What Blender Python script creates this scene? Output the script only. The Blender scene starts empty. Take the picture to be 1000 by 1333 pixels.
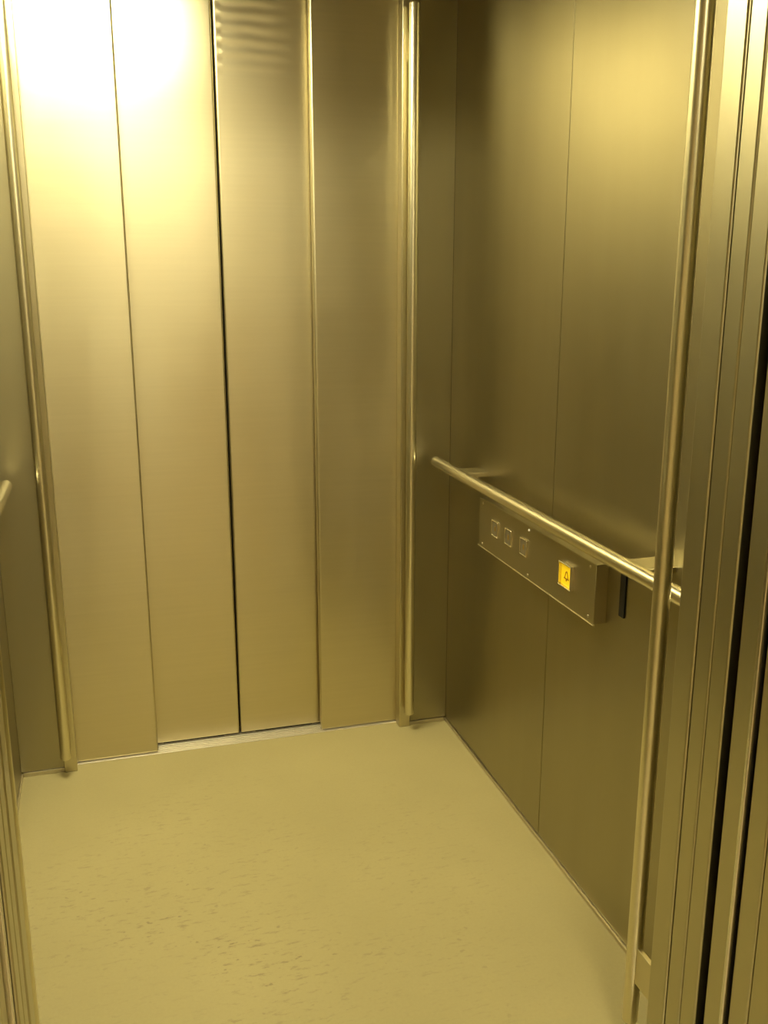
import bpy, bmesh, math, random
from mathutils import Vector, Matrix
random.seed(4)
sc = bpy.context.scene
C = sc.collection
PI = math.pi

# ------------------------------------------------------------------ materials
def new_mat(name):
    m = bpy.data.materials.new(name); m.use_nodes = True
    nt = m.node_tree; b = nt.nodes['Principled BSDF']
    return m, nt, b

def N(nt, kind, **kw):
    n = nt.nodes.new(kind)
    for k, v in kw.items():
        if k in n.inputs.keys() if hasattr(n.inputs, 'keys') else False: n.inputs[k].default_value = v
        else: setattr(n, k, v)
    return n

def noise(nt, scale3, scale=1.0, detail=3.0, rough=0.5):
    g = nt.nodes.new('ShaderNodeNewGeometry')
    mp = nt.nodes.new('ShaderNodeMapping'); mp.inputs['Scale'].default_value = scale3
    nt.links.new(g.outputs['Position'], mp.inputs['Vector'])
    n = nt.nodes.new('ShaderNodeTexNoise'); n.inputs['Scale'].default_value = scale
    n.inputs['Detail'].default_value = detail; n.inputs['Roughness'].default_value = rough
    nt.links.new(mp.outputs['Vector'], n.inputs['Vector'])
    return n.outputs[0]

def maprange(nt, v, a, b, c, d):
    n = nt.nodes.new('ShaderNodeMapRange')
    n.inputs['From Min'].default_value = a; n.inputs['From Max'].default_value = b
    n.inputs['To Min'].default_value = c; n.inputs['To Max'].default_value = d
    nt.links.new(v, n.inputs['Value']); return n.outputs[0]

def mth(nt, op, a, b=None):
    n = nt.nodes.new('ShaderNodeMath'); n.operation = op
    for i, v in enumerate((a, b)):
        if v is None: continue
        if isinstance(v, (int, float)): n.inputs[i].default_value = v
        else: nt.links.new(v, n.inputs[i])
    return n.outputs[0]

def steel(name, base=(.60, .55, .44), rough=.34, aniso=.6, grain='h', wave=.0, smear=.06, fj=.008, cv=.02, relief=False):
    """Brushed stainless steel; grain 'h' runs level, grain 'v' runs upright."""
    m, nt, b = new_mat(name)
    b.inputs['Metallic'].default_value = 1.0
    fine = noise(nt, {'h': (3, 3, 110), 'v': (150, 150, 2), 'wiped': (7, 7, .9)}[grain], 1.0, 3.0 if grain == 'wiped' else 2.0)
    blot = noise(nt, (2.2, 2.2, .9), 1.0, 4.0, .55)
    streak = noise(nt, (9, 9, .8), 1.0, 3.0)
    mix = nt.nodes.new('ShaderNodeMix'); mix.data_type = 'RGBA'
    mix.inputs[6].default_value = (*[c*(1-cv) for c in base], 1); mix.inputs[7].default_value = (*[min(1, c*(1+cv)) for c in base], 1)
    nt.links.new(fine, mix.inputs[0]); nt.links.new(mix.outputs[2], b.inputs['Base Color'])
    r = mth(nt, 'ADD', maprange(nt, blot, .3, .7, rough-smear, rough+smear), maprange(nt, streak, .3, .7, -smear*.4, smear*.4))
    r = mth(nt, 'ADD', r, maprange(nt, fine, .3, .7, -fj, fj))
    nt.links.new(r, b.inputs['Roughness'])
    b.inputs['Anisotropic'].default_value = aniso
    if aniso > 0:
        t = nt.nodes.new('ShaderNodeTangent'); t.direction_type = 'RADIAL'; t.axis = 'Z'
        nt.links.new(t.outputs[0], b.inputs['Tangent'])
        b.inputs['Anisotropic Rotation'].default_value = .25 if grain != 'v' else 0.0
    if wave > 0:
        w = noise(nt, (2.6, 2.6, .7), 1.0, 1.0)
        bp = nt.nodes.new('ShaderNodeBump'); bp.inputs['Strength'].default_value = 1.0; bp.inputs['Distance'].default_value = wave
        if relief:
            # faint wavy level ridges in the bump near the top of this panel
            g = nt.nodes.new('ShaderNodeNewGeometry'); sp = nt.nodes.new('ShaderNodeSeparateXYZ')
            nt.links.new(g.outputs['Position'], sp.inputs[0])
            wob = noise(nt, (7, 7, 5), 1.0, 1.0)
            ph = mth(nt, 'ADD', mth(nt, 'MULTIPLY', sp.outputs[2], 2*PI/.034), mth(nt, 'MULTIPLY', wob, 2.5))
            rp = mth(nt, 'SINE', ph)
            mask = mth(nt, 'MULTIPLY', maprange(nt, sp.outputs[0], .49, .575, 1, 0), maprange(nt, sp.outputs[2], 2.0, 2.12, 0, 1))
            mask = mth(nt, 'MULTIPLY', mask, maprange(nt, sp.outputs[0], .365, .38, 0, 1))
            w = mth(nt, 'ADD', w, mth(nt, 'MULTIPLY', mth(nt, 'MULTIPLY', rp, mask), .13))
        nt.links.new(w, bp.inputs['Height']); nt.links.new(bp.outputs[0], b.inputs['Normal'])
    return m

def plain(name, col, rough=.5, metal=0.0, emit=None, strength=0.0):
    m, nt, b = new_mat(name)
    n = noise(nt, (30, 30, 30), 1.0, 2.0)
    mix = nt.nodes.new('ShaderNodeMix'); mix.data_type = 'RGBA'
    mix.inputs[6].default_value = (*[c*.94 for c in col], 1); mix.inputs[7].default_value = (*[min(1, c*1.05) for c in col], 1)
    nt.links.new(n, mix.inputs[0]); nt.links.new(mix.outputs[2], b.inputs['Base Color'])
    b.inputs['Roughness'].default_value = rough; b.inputs['Metallic'].default_value = metal
    if emit:
        b.inputs['Emission Color'].default_value = (*emit, 1); b.inputs['Emission Strength'].default_value = strength
    return m

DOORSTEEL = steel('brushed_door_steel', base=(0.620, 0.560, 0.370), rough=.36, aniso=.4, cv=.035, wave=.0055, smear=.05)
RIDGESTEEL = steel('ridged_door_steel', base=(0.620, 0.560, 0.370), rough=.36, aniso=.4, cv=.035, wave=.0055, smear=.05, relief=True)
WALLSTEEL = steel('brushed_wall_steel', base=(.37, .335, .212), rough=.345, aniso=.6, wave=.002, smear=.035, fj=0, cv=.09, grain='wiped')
JAMBSTEEL = steel('brushed_jamb_steel', base=(.47, .435, .28), rough=.33, aniso=.5, smear=.03, fj=0, cv=.006)
POSTSTEEL = steel('post_steel', base=(0.600, 0.550, 0.378), rough=.305, aniso=.0, smear=.012)
TUBESTEEL = steel('tube_steel', base=(0.730, 0.680, 0.484), rough=.305, aniso=.0, smear=.012)
RAILSTEEL = steel('rail_steel', base=(.86, .81, .64), rough=.25, aniso=.0, smear=.01)
BOXSTEEL = steel('box_steel', base=(.44, .40, .265), rough=.38, aniso=.0, smear=.03)
BRIGHT = plain('bright_trim', (.74, .70, .60), .25, 1.0)
SILLMAT = plain('sill_aluminium', (.66, .61, .50), .4, .7)
DARKMAT = plain('dark_shaft', (.012, .011, .009), .8)
BLACKMAT = plain('black_plastic', (.01, .01, .01), .45)
SKIRT = steel('skirting_steel', base=(.62, .57, .45), rough=.34, aniso=0, smear=.02)
CEILMAT = plain('ceiling_enamel', (.50, .44, .33), .45)
LOBBYWALL = plain('lobby_plaster', (.62, .54, .36), .8)
LOBBYFLOOR = plain('lobby_stone', (.55, .47, .30), .5)
YELLOW = plain('yellow_button_lens', (.95, .62, .01), .35, 0, (1.0, .66, .01), .35)
INK = plain('dark_symbol', (.30, .17, .01), .5)
CLEAR = plain('button_cap', (.26, .23, .15), .3, .6)
PILOT = plain('pilot_lamp', (.9, .85, .7), .3, 0, (1, .9, .6), .5)
LIGHTCOL = (1.0, .912, .59)

def diffuser_mat(name, strength):
    m = bpy.data.materials.new(name); m.use_nodes = True
    nt = m.node_tree; b = nt.nodes['Principled BSDF']
    b.inputs['Base Color'].default_value = (.8, .78, .7, 1)
    b.inputs['Emission Color'].default_value = (*LIGHTCOL, 1); b.inputs['Emission Strength'].default_value = strength
    return m
LAMP = diffuser_mat('lamp_diffuser', 32.0)
LOBBYLAMP = diffuser_mat('lobby_lamp_diffuser', 38.0)

def floor_mat():
    m, nt, b = new_mat('beige_lino')
    big = noise(nt, (1.6, 1.6, 1), 1.0, 3.0)
    fine = noise(nt, (140, 140, 1), 1.0, 3.0, .6)
    speck = noise(nt, (26, 85, 1), 1.0, 5.0, .7)
    dots = noise(nt, (38, 60, 1), 1.0, 2.0, .5)
    zone = noise(nt, (3.1, 3.1, 1), 1.0, 2.0)
    base = nt.nodes.new('ShaderNodeMix'); base.data_type = 'RGBA'
    base.inputs[6].default_value = (.385, .33, .155, 1); base.inputs[7].default_value = (.435, .375, .18, 1)
    f = mth(nt, 'ADD', mth(nt, 'MULTIPLY', big, .75), mth(nt, 'MULTIPLY', fine, .25))
    nt.links.new(maprange(nt, f, .35, .65, 0, 1), base.inputs[0])
    # scuffs gather where people stand, in the middle of the car
    g = nt.nodes.new('ShaderNodeNewGeometry')
    d = nt.nodes.new('ShaderNodeVectorMath'); d.operation = 'DISTANCE'; d.inputs[1].default_value = (.22, 2.0, 0)
    nt.links.new(g.outputs['Position'], d.inputs[0])
    near = maprange(nt, d.outputs['Value'], .15, .85, 1, 0)
    amt = mth(nt, 'MULTIPLY', near, maprange(nt, zone, .40, .62, .25, 1))
    s = mth(nt, 'MULTIPLY', maprange(nt, speck, .55, .66, 0, .65), amt)
    s2 = mth(nt, 'MULTIPLY', maprange(nt, dots, .67, .72, 0, .7), amt)
    s = mth(nt, 'MAXIMUM', s, s2)
    mix = nt.nodes.new('ShaderNodeMix'); mix.data_type = 'RGBA'
    mix.inputs[7].default_value = (.20, .155, .09, 1)
    nt.links.new(s, mix.inputs[0]); nt.links.new(base.outputs[2], mix.inputs[6])
    nt.links.new(mix.outputs[2], b.inputs['Base Color'])
    b.inputs['Roughness'].default_value = .62
    b.inputs['Specular IOR Level'].default_value = .25
    return m
FLOOR = floor_mat()

# ------------------------------------------------------------------ mesh helpers
def add_box(bm, lo, hi, bevel=0.0, seg=2):
    r = bmesh.ops.create_cube(bm, size=1.0)
    vs = r['verts']
    for v in vs:
        v.co = Vector([(lo[i]+hi[i])/2 + v.co[i]*(hi[i]-lo[i]) for i in range(3)])
    if bevel > 0:
        es = list({e for v in vs for e in v.link_edges})
        bmesh.ops.bevel(bm, geom=es, offset=bevel, segments=seg, affect='EDGES', profile=.5)

def add_cyl(bm, p0, p1, r, seg=48, bevel=0.0):
    p0, p1 = Vector(p0), Vector(p1); d = p1-p0
    M = Matrix.Translation((p0+p1)/2) @ d.to_track_quat('Z', 'Y').to_matrix().to_4x4()
    res = bmesh.ops.create_cone(bm, cap_ends=True, segments=seg, radius1=r, radius2=r, depth=d.length, matrix=M)
    if bevel > 0:
        vs = set(res['verts'])
        es = [e for e in {e for v in vs for e in v.link_edges} if any(len(f.verts) > 4 for f in e.link_faces)]
        bmesh.ops.bevel(bm, geom=es, offset=bevel, segments=3, affect='EDGES', profile=.5)

def obj(name, bm, mat, parent=None, smooth=False):
    me = bpy.data.meshes.new(name)
    bmesh.ops.recalc_face_normals(bm, faces=bm.faces)
    bm.to_mesh(me); bm.free()
    me.materials.append(mat)
    if smooth:
        for p in me.polygons: p.use_smooth = True
        me.set_sharp_from_angle(angle=math.radians(40))
    o = bpy.data.objects.new(name, me); C.objects.link(o)
    if smooth:
        wn = o.modifiers.new('weighted', 'WEIGHTED_NORMAL'); wn.mode = 'FACE_AREA'; wn.weight = 100; wn.keep_sharp = True
    if parent:
        o.parent = parent
        o.matrix_parent_inverse = Matrix.Identity(4)
        o.location = -parent.location if parent.type == 'EMPTY' else (0, 0, 0)
    return o

def box(name, lo, hi, mat, parent=None, bevel=0.0, seg=2):
    bm = bmesh.new(); add_box(bm, lo, hi, bevel, seg); return obj(name, bm, mat, parent, smooth=bevel > 0)

def tag(o, label=None, cat=None, group=None, kind=None):
    if label: o['label'] = label
    if cat: o['category'] = cat
    if group: o['group'] = group
    if kind: o['kind'] = kind
    return o

def thing(name, label, cat, loc, group=None, kind=None):
    e = bpy.data.objects.new(name, None); e.location = loc; C.objects.link(e)
    e.empty_display_size = .05
    return tag(e, label, cat, group, kind)

# ------------------------------------------------------------------ dimensions
XL, XR = -.329, 1.055         # side walls
OL, OR = -.164, .884          # door opening
OC = (OL+OR)/2
YF = 2.845                    # far return wall face
YN = 1.270                    # near return wall face (faces away from the camera)
ZC = 2.36                     # car ceiling
ZH = 2.30                     # door head

# ------------------------------------------------------------------ car shell
tag(box('floor', (XL-.02, YN-.03, -.03), (XR+.02, YF+.028, 0), FLOOR),
    'beige scuffed linoleum floor of the lift car', 'floor', kind='structure')

SEAM = 2.101
bm = bmesh.new()
add_box(bm, (XR, YN, .012), (XR+.02, SEAM-.0011, ZC), .0012, 2)
add_box(bm, (XR, SEAM+.0011, .012), (XR+.02, YF, ZC), .0012, 2)
add_box(bm, (XR+.012, YN, 0), (XR+.03, YF+.02, ZC))
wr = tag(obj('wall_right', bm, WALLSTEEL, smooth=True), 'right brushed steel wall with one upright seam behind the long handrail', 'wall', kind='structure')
bm = bmesh.new()
add_box(bm, (XL-.02, YN, .012), (XL, SEAM-.0011, ZC), .0012, 2)
add_box(bm, (XL-.02, SEAM+.0011, .012), (XL, YF, ZC), .0012, 2)
add_box(bm, (XL-.03, YN, 0), (XL-.012, YF+.02, ZC))
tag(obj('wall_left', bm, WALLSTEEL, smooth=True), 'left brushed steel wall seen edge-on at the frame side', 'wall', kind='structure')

PW = .038                      # width of the door posts
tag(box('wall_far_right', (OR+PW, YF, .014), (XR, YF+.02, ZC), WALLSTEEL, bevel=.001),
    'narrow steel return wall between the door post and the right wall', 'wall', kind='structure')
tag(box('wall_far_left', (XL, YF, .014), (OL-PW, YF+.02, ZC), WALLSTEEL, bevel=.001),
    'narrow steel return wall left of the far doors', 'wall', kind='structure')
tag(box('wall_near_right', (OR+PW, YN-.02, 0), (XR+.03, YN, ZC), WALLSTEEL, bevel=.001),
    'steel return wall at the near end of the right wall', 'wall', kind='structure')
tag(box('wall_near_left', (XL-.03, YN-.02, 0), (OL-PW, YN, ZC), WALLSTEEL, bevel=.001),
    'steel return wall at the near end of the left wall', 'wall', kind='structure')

# skirtings
tag(box('baseboard_right', (XR-.006, YN, 0), (XR+.004, YF, .011), SKIRT, bevel=.002),
    'thin steel skirting strip along the foot of the right wall', 'skirting', kind='structure')
tag(box('baseboard_left', (XL-.004, YN, 0), (XL+.006, YF, .011), SKIRT, bevel=.002),
    'thin steel skirting strip along the foot of the left wall', 'skirting', kind='structure')
tag(box('baseboard_far_right', (OR+PW, YF-.005, 0), (XR-.006, YF+.01, .013), SKIRT, bevel=.002),
    'short steel skirting under the far right return wall', 'skirting', kind='structure')
tag(box('baseboard_far_left', (XL+.006, YF-.005, 0), (OL-PW, YF+.01, .013), SKIRT, bevel=.002),
    'short steel skirting under the far left return wall', 'skirting', kind='structure')

tag(box('baseboard_near_right', (OR+PW, YN-.004, 0), (XR-.006, YN+.006, .013), SKIRT, bevel=.002),
    'short steel skirting under the near right return wall', 'skirting', kind='structure')
# ceiling and header
tag(box('ceiling', (XL-.03, YN-.02, ZC), (XR+.03, YF+.16, ZC+.02), CEILMAT), 'flat enamelled ceiling of the lift car', 'ceiling', kind='structure')
tag(box('wall_far_header', (OL-PW, YF-.004, ZH), (OR+PW, YF+.03, ZC), JAMBSTEEL, bevel=.001), 'steel header above the far doors', 'header', kind='structure')
tag(box('wall_near_header', (OL-PW, YN-.02, ZH), (OR+PW, YN, ZC), JAMBSTEEL, bevel=.001), 'steel header above the near doorway', 'header', kind='structure')

# ------------------------------------------------------------------ door posts (rounded sheet-steel jambs)
def post(n, x0, x1, y0, y1, label):
    """Jamb with a shallow rebate along its room-side edge."""
    p = box('trim_%d' % n, (x0, y0, 0), (x1, y1, ZC), POSTSTEEL, bevel=.003, seg=3)
    tag(p, label, 'door post', kind='structure')
    return p
post(1, OR, OR+PW, YF-.011, YF+.034, 'far right steel door post beside the sliding door')
post(2, OL-PW, OL, YF-.011, YF+.034, 'far left steel door post beside the sliding door')
def near_post(n, x0, x1, label):
    p = box('trim_%d' % n, (x0, YN-.033, 0), (x1, YN+.019, ZC), JAMBSTEEL, bevel=.005, seg=4)
    tag(p, label, 'door post', kind='structure')
near_post(3, OR, OR+PW, 'near right steel door post with the upright tube beside it')
near_post(4, OL-PW, OL, 'near left steel door post at the bottom left edge')

# ------------------------------------------------------------------ far doors (four-panel telescopic)
XB = (OL, .084, .355, .623, OR)
def far_panel(n, x0, x1, y, label, z0=.004, mat=None):
    d = thing('door_%d' % n, label, 'door panel', ((x0+x1)/2, y+.015, 0), kind='structure')
    bm = bmesh.new(); add_box(bm, (x0, y, z0), (x1, y+.03, ZH+.02), .0065, 5)
    obj('panel_sheet', bm, mat or DOORSTEEL, d, smooth=True)
    bm = bmesh.new(); add_box(bm, (x0+.05, y+.010, .0005), (x1-.05, y+.022, z0))
    obj('guide_shoe', bm, BLACKMAT, d)
    return d
far_panel(1, OL-.02, XB[1], YF+.036, 'leftmost of the four far door panels, under the glare of the lamp')
far_panel(2, XB[1]-.03, XB[2]-.0022, YF+.082, 'second far door panel from the left, left of the meeting line', .009)
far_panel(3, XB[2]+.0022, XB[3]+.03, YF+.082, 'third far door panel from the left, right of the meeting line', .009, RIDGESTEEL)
far_panel(4, XB[3], OR+.02, YF+.036, 'rightmost of the four far door panels, beside the right post')
tag(box('wall_far_shaft', (XL-.03, YF+.15, -.03), (XR+.03, YF+.17, ZC), DARKMAT), 'dark shaft behind the far doors', 'shaft wall', kind='structure')
def sill(name, y0, y1, label):
    bm = bmesh.new()
    add_box(bm, (OL-.02, y0, -.02), (OR+.02, y1, .0008))
    yy = y0+.001
    k = 0
    while yy < y1-.004:
        w = .0085 if k % 2 == 0 else .004
        if k % 2 == 0: add_box(bm, (OL-.02, yy, 0), (OR+.02, min(yy+w, y1-.001), .0030), .0006, 1)
        yy += w; k += 1
    return tag(obj(name, bm, SILLMAT), label, 'door sill', kind='structure')
sill('trim_5', YF+.028, YF+.148, 'bright aluminium sill under the far doors')

# ------------------------------------------------------------------ near doorway: open doors stacked beside the opening
def edge_panel(n, x0, x1, y0, y1, label, z0=.006):
    d = thing('door_%d' % n, label, 'door panel', ((x0+x1)/2, (y0+y1)/2, 0), kind='structure')
    bm = bmesh.new(); add_box(bm, (x0, y0, z0), (x1, y1, ZH), .0045, 4)
    obj('panel_sheet', bm, JAMBSTEEL, d, smooth=True)
    bm = bmesh.new(); add_box(bm, (x0+.02, y0+.010, .0005), (x1-.02, y1-.010, z0))
    obj('guide_shoe', bm, BLACKMAT, d)
W = .25
near = [(1.1955, 1.2352, .002, 'open car door panel edge next to the %s post'),
        (1.1535, 1.1935, .002, 'second open car door panel edge from the %s post'),
        (1.0895, 1.1335, .004, 'open landing door panel edge beyond the gap, %s side'),
        (1.0310, 1.0740, .004, 'outer open landing door panel edge, %s side')]
k = 5
for (y0, y1, dx, lab) in near:
    edge_panel(k, OR+dx, OR+dx+W, y0, y1, lab % 'right'); k += 1
for (y0, y1, dx, lab) in near:
    edge_panel(k, OL-dx-W, OL-dx, y0, y1, lab % 'left'); k += 1
# bright seal strips on the leading landing door edges
for sx, nm in ((OR+.001, 'right'), (OL-.001, 'left')):
    lo, hi = (sx-.003, sx+.012) if nm == 'right' else (sx-.012, sx+.003)
    tag(box('trim_%d' % (6 if nm == 'right' else 7), (lo, 1.0800, .004), (hi, 1.0880, ZH), BRIGHT, bevel=.002, seg=3),
        'bright narrow edge strip of the open %s landing door' % nm, 'edge strip', kind='structure')
# dark pockets behind the door edges
for nm, lo, hi in (('right', (OR+.262, 1.0, 0), (OR+.28, YN-.021, ZC)), ('left', (OL-.28, 1.0, 0), (OL-.262, YN-.021, ZC))):
    tag(box('wall_pocket_'+nm, lo, hi, DARKMAT), 'dark pocket behind the open %s doors' % nm, 'shaft wall', kind='structure')
bm = bmesh.new()
add_box(bm, (OL-.27, 1.152, -.02), (OR+.27, 1.236, 0)); add_box(bm, (OL-.27, 1.0, -.02), (OR+.27, 1.136, 0))
tag(obj('trim_8', bm, SILLMAT), 'aluminium sills of the near doorway', 'door sill', kind='structure')
tag(box('ceiling_doorway', (OL-.28, 1.0, ZH+.003), (OR+.28, YN-.022, ZH+.03), DARKMAT), 'dark head of the near doorway', 'door head', kind='structure')
# landing frame and lobby
tag(box('trim_9', (OR+.003, .80, 0), (OR+.08, 1.0275, ZH), JAMBSTEEL, bevel=.003, seg=3), 'steel landing frame at the right edge', 'door frame', kind='structure')
tag(box('trim_10', (OL-.08, .80, 0), (OL-.003, 1.0275, ZH), JAMBSTEEL, bevel=.003, seg=3), 'steel landing frame at the left edge', 'door frame', kind='structure')
tag(box('trim_11', (OL-.08, .80, ZH), (OR+.08, 1.020, ZH+.08), JAMBSTEEL, bevel=.003), 'steel landing frame head', 'door frame', kind='structure')
bm = bmesh.new()
add_box(bm, (-1.4, .84, 0), (OL-.08, .99, 2.6)); add_box(bm, (OR+.08, .84, 0), (2.1, .99, 2.6)); add_box(bm, (OL-.08, .84, ZH+.08), (OR+.08, .99, 2.6))
tag(obj('wall_lobby_front', bm, LOBBYWALL), 'lobby wall around the lift doorway', 'wall', kind='structure')
tag(box('wall_lobby_left', (-1.5, -2.3, 0), (-1.4, .99, 2.6), LOBBYWALL), 'left lobby wall', 'wall', kind='structure')
tag(box('wall_lobby_right', (2.1, -2.3, 0), (2.2, .99, 2.6), LOBBYWALL), 'right lobby wall', 'wall', kind='structure')
tag(box('wall_lobby_back', (-1.5, -2.4, 0), (2.2, -2.3, 2.6), LOBBYWALL), 'back lobby wall facing the lift', 'wall', kind='structure')
tag(box('floor_lobby', (-1.5, -2.4, -.05), (2.2, 1.0, 0), LOBBYFLOOR), 'stone lobby floor outside the lift', 'floor', kind='structure')
tag(box('ceiling_lobby', (-1.5, -2.4, 2.6), (2.2, .99, 2.65), LOBBYWALL), 'plain lobby ceiling', 'ceiling', kind='structure')
wl = thing('wall_lamp', 'twin tube lamp on the lobby wall behind the viewer', 'lamp', (.62, -2.3, 2.12))
box('lamp_body', (.32, -2.299, 2.04), (.92, -2.25, 2.20), CEILMAT, wl, .004)
for z in (2.08, 2.16):
    bm = bmesh.new(); add_cyl(bm, (.34, -2.235, z), (.90, -2.235, z), .014, 20)
    obj('lamp_tube', bm, LOBBYLAMP, wl, True)

ll = thing('lobby_fill_light', 'added unseen square lamp in the lobby ceiling, brightening the far doors', 'ceiling light', (.35, -.7, 2.6))  # unseen lamp, added to brighten what the far doors reflect
box('frame', (.03, -1.02, 2.575), (.67, -.38, 2.5995), CEILMAT, ll, .003)
box('diffuser', (.06, -.99, 2.565), (.64, -.41, 2.578), LOBBYLAMP, ll, .003)

# ------------------------------------------------------------------ upright guard tubes
TZ0, TZ1 = .062, 2.245
def guard_tube(x, y, yw, label):
    t = thing('guard_tube', label, 'guard tube', (x, y, TZ0), group=None)
    bm = bmesh.new(); add_cyl(bm, (x, y, TZ0), (x, y, TZ1), .0155, 48, .004)
    obj('tube', bm, TUBESTEEL, t, True)
    for z in (.160, 2.10):
        lo, hi = (y+.006, yw) if yw > y else (yw, y-.006)
        box('bracket', (x-.005, lo, z), (x+.005, hi, z+.078), POSTSTEEL, t, .0015)
    return t
guard_tube(.909, 2.803, YF-.0107, 'slim upright steel tube beside the far right door post')
guard_tube(-.193, 2.803, YF-.0107, 'slim upright steel tube at the far left door post')
guard_tube(.916, 1.388, YN+.0187, 'nearest upright steel tube, crossing in front of the right handrail near the frame edge')
guard_tube(-.1865, 1.388, YN+.0187, 'upright steel tube showing as a dark sliver at the bottom left')

# ------------------------------------------------------------------ handrails
RZ = .925
def handrail(xw, s, y0, y1, yb, label, off=.066):
    """xw wall plane, s = direction from the wall into the car."""
    xr = xw + s*off
    h = thing('handrail', label, 'handrail', (xw, (y0+y1)/2, RZ))
    bm = bmesh.new(); add_cyl(bm, (xr, y0, RZ), (xr, y1, RZ), .0168, 48, .003)
    obj('rail', bm, RAILSTEEL, h, True)
    for y in yb:
        lo = (min(xw, xr), y-.038, RZ+.003); hi = (max(xw, xr), y+.038, RZ+.0165)
        box('bracket', lo, hi, RAILSTEEL, h, .002)
    return h
handrail(XR, -1, 1.325, 2.795, (1.593, 2.556), 'round steel handrail along the right wall above the button box')
handrail(XL, 1, 1.325, 2.795, (1.593, 2.54), 'steel handrail end poking in at the left edge', .042)

# ------------------------------------------------------------------ control box
bx0, by0, by1, bz0, bz1 = XR-.031, 1.811, 2.505, .728, .872
cb = thing('control_box', 'long low steel button box under the right handrail', 'control panel', (XR, (by0+by1)/2, bz0))
box('housing', (bx0+.0015, by0, bz0+.003), (XR+.0004, by1, bz1), BOXSTEEL, cb, .0012)
bm = bmesh.new()
add_box(bm, (bx0, by0+.0005, bz0+.001), (bx0+.0025, by1-.0005, bz1-.0008), .0007, 1)
add_box(bm, (bx0-.003, by0-.001, bz0-.001), (bx0+.003, by1+.004, bz0+.0016), .0006, 1)
obj('faceplate', bm, BOXSTEEL, cb, True)
def button(yc, zc, w, h, lens, sym, name, label=None):
    b = box(name, (bx0-.0030, yc-w/2, zc-h/2), (bx0+.001, yc+w/2, zc+h/2), lens, cb, .0008)
    if label: b['label'] = label
    fr = bmesh.new(); t = .0028; d = .0055 if name == 'call_button' else .010
    for lo, hi in (((yc-w/2-t, zc+h/2), (yc+w/2+t, zc+h/2+t)), ((yc-w/2-t, zc-h/2-t), (yc+w/2+t, zc-h/2)),
                   ((yc-w/2-t, zc-h/2), (yc-w/2, zc+h/2)), ((yc+w/2, zc-h/2), (yc+w/2+t, zc+h/2))):
        add_box(fr, (bx0-d, lo[0], lo[1]), (bx0+.001, hi[0], hi[1]), .0005, 1)
    obj('bezel', fr, BRIGHT if name == 'alarm_button' else RAILSTEEL, b)
    if sym:
        s = bmesh.new(); sym(s, yc, zc); obj('symbol', s, INK, b)
    return b
def sym_bar(yofs):
    def f(s, yc, zc): add_box(s, (bx0-.0038, yc-.003, zc-.007), (bx0-.002, yc+.003, zc+.007), .0004, 1)
    return f
def sym_bell(s, yc, zc):
    x0, x1 = bx0-.0042, bx0-.002
    # bell outline: dome, flared skirt, rim bar, clapper
    prof = [(-.0105, -.0075), (-.0075, -.004), (-.006, .003), (-.004, .008), (-.001, .0105), (.001, .0105), (.004, .008), (.006, .003), (.0075, -.004), (.0105, -.0075)]
    inner = [(a*.78, b*.80-.0006) for a, b in prof]
    n = len(prof)
    for i in range(n-1):
        q = [prof[i], prof[i+1], inner[i+1], inner[i]]
        fr_ = [s.verts.new((x0, yc+a, zc+b)) for a, b in q]; bk = [s.verts.new((x1, yc+a, zc+b)) for a, b in q]
        s.faces.new(fr_); s.faces.new(bk[::-1])
        for j in range(4): s.faces.new((fr_[j], bk[j], bk[(j+1) % 4], fr_[(j+1) % 4]))
    add_box(s, (x0, yc-.012, zc-.0095), (x1, yc+.012, zc-.007))
    add_cyl(s, (x0, yc, zc-.012), (x1, yc, zc-.012), .0022, 12)
for yc in (BUT := (2.381, 2.289, 2.190)):
    button(yc, .8085, .036, .040, CLEAR, sym_bar(0), 'call_button')
button(1.944, .8065, .058, .054, YELLOW, sym_bell, 'alarm_button', 'yellow alarm button with a bell')
for (y, z) in ((2.478, .740), (2.478, .860), (2.165, .740), (1.838, .742), (1.838, .860)):
    bm = bmesh.new(); add_cyl(bm, (bx0-.0018, y, z), (bx0+.001, y, z), .0034, 20, .0008)
    obj('screw', bm, SKIRT, cb, True)
bm = bmesh.new(); add_cyl(bm, (bx0-.0020, 2.165, .861), (bx0+.001, 2.165, .861), .0028, 20, .0006)
p = obj('indicator_lamp', bm, PILOT, cb, True); p['label'] = 'tiny pale indicator light'

# ------------------------------------------------------------------ black strip on the wall beside the control box
sl = box('wall_strip', (XR-.0035, 1.7320, .770), (XR-.0002, 1.7540, .868), BLACKMAT, None, .0012)
tag(sl, 'narrow black upright strip on the wall right of the button box', 'slot cover')

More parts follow.
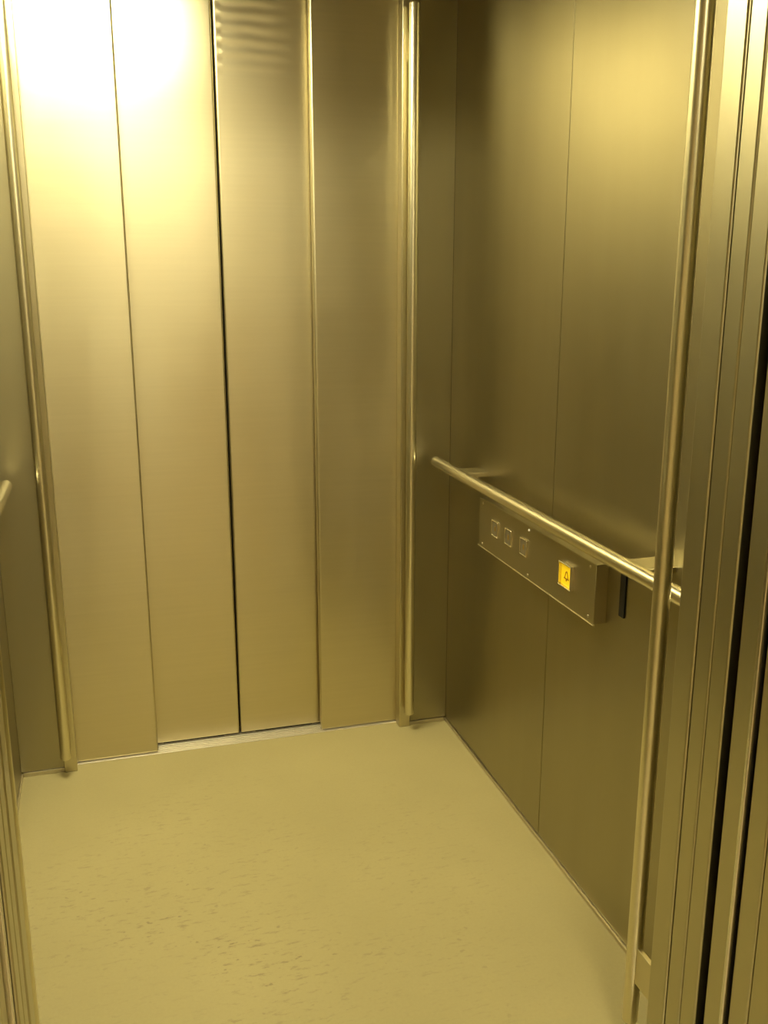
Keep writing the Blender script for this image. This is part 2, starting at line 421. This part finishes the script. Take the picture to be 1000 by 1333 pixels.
# ------------------------------------------------------------------ ceiling lamp and slatted grille
cl = thing('ceiling_light', 'bright panel lamp in the car ceiling', 'ceiling light', (.03, 2.3, ZC))
LX0, LX1, LY0, LY1 = -.27, .29, 1.95, 2.62
bm = bmesh.new()
for lo, hi in (((LX0-.02, LY0-.02), (LX1+.02, LY0)), ((LX0-.02, LY1), (LX1+.02, LY1+.02)), ((LX0-.02, LY0), (LX0, LY1)), ((LX1, LY0), (LX1+.02, LY1))):
    add_box(bm, (*lo, ZC-.02), (*hi, ZC-.0005), .002, 1)
obj('frame', bm, BRIGHT, cl)
box('diffuser', (LX0, LY0, ZC-.014), (LX1, LY1, ZC-.001), LAMP, cl)
gr = thing('ceiling_grille', 'slatted vent grille in the car ceiling beside the lamp', 'vent grille', (.56, 2.3, ZC))
box('backing', (.36, 1.9, ZC-.004), (.80, 2.75, ZC-.0005), DARKMAT, gr)
bm = bmesh.new()
y = 1.91
while y < 2.74:
    add_box(bm, (.36, y, ZC-.022), (.80, y+.035, ZC-.004), .002, 1); y += .07
obj('slats', bm, CEILMAT, gr)

# ------------------------------------------------------------------ world, camera, view
w = bpy.data.worlds.new('dim'); sc.world = w; w.use_nodes = True
w.node_tree.nodes['Background'].inputs[0].default_value = (.02, .016, .01, 1)
cam = bpy.data.cameras.new('camera'); co = bpy.data.objects.new('camera', cam); C.objects.link(co)
right = Vector((.95979, -.28072, .00038)); down = Vector((-.06772, -.23285, -.97015)); fwd = Vector((.27243, .93112, -.24250))
M = Matrix((( right.x, -down.x, -fwd.x, 0), (right.y, -down.y, -fwd.y, 0), (right.z, -down.z, -fwd.z, 1.5), (0, 0, 0, 1)))
co.matrix_world = M
cam.sensor_fit = 'HORIZONTAL'; cam.sensor_width = 36; cam.lens = 36*1.23689
cam.clip_start = .01
sc.camera = co
sc.view_settings.view_transform = 'Standard'; sc.view_settings.look = 'None'
sc.view_settings.gamma = 1; sc.view_settings.use_curve_mapping = False
sc.view_settings.exposure = 0.0
sc.cycles.max_bounces = 20; sc.cycles.glossy_bounces = 20; sc.cycles.diffuse_bounces = 6
sc.cycles.sample_clamp_indirect = 8
sc.cycles.use_denoising = True
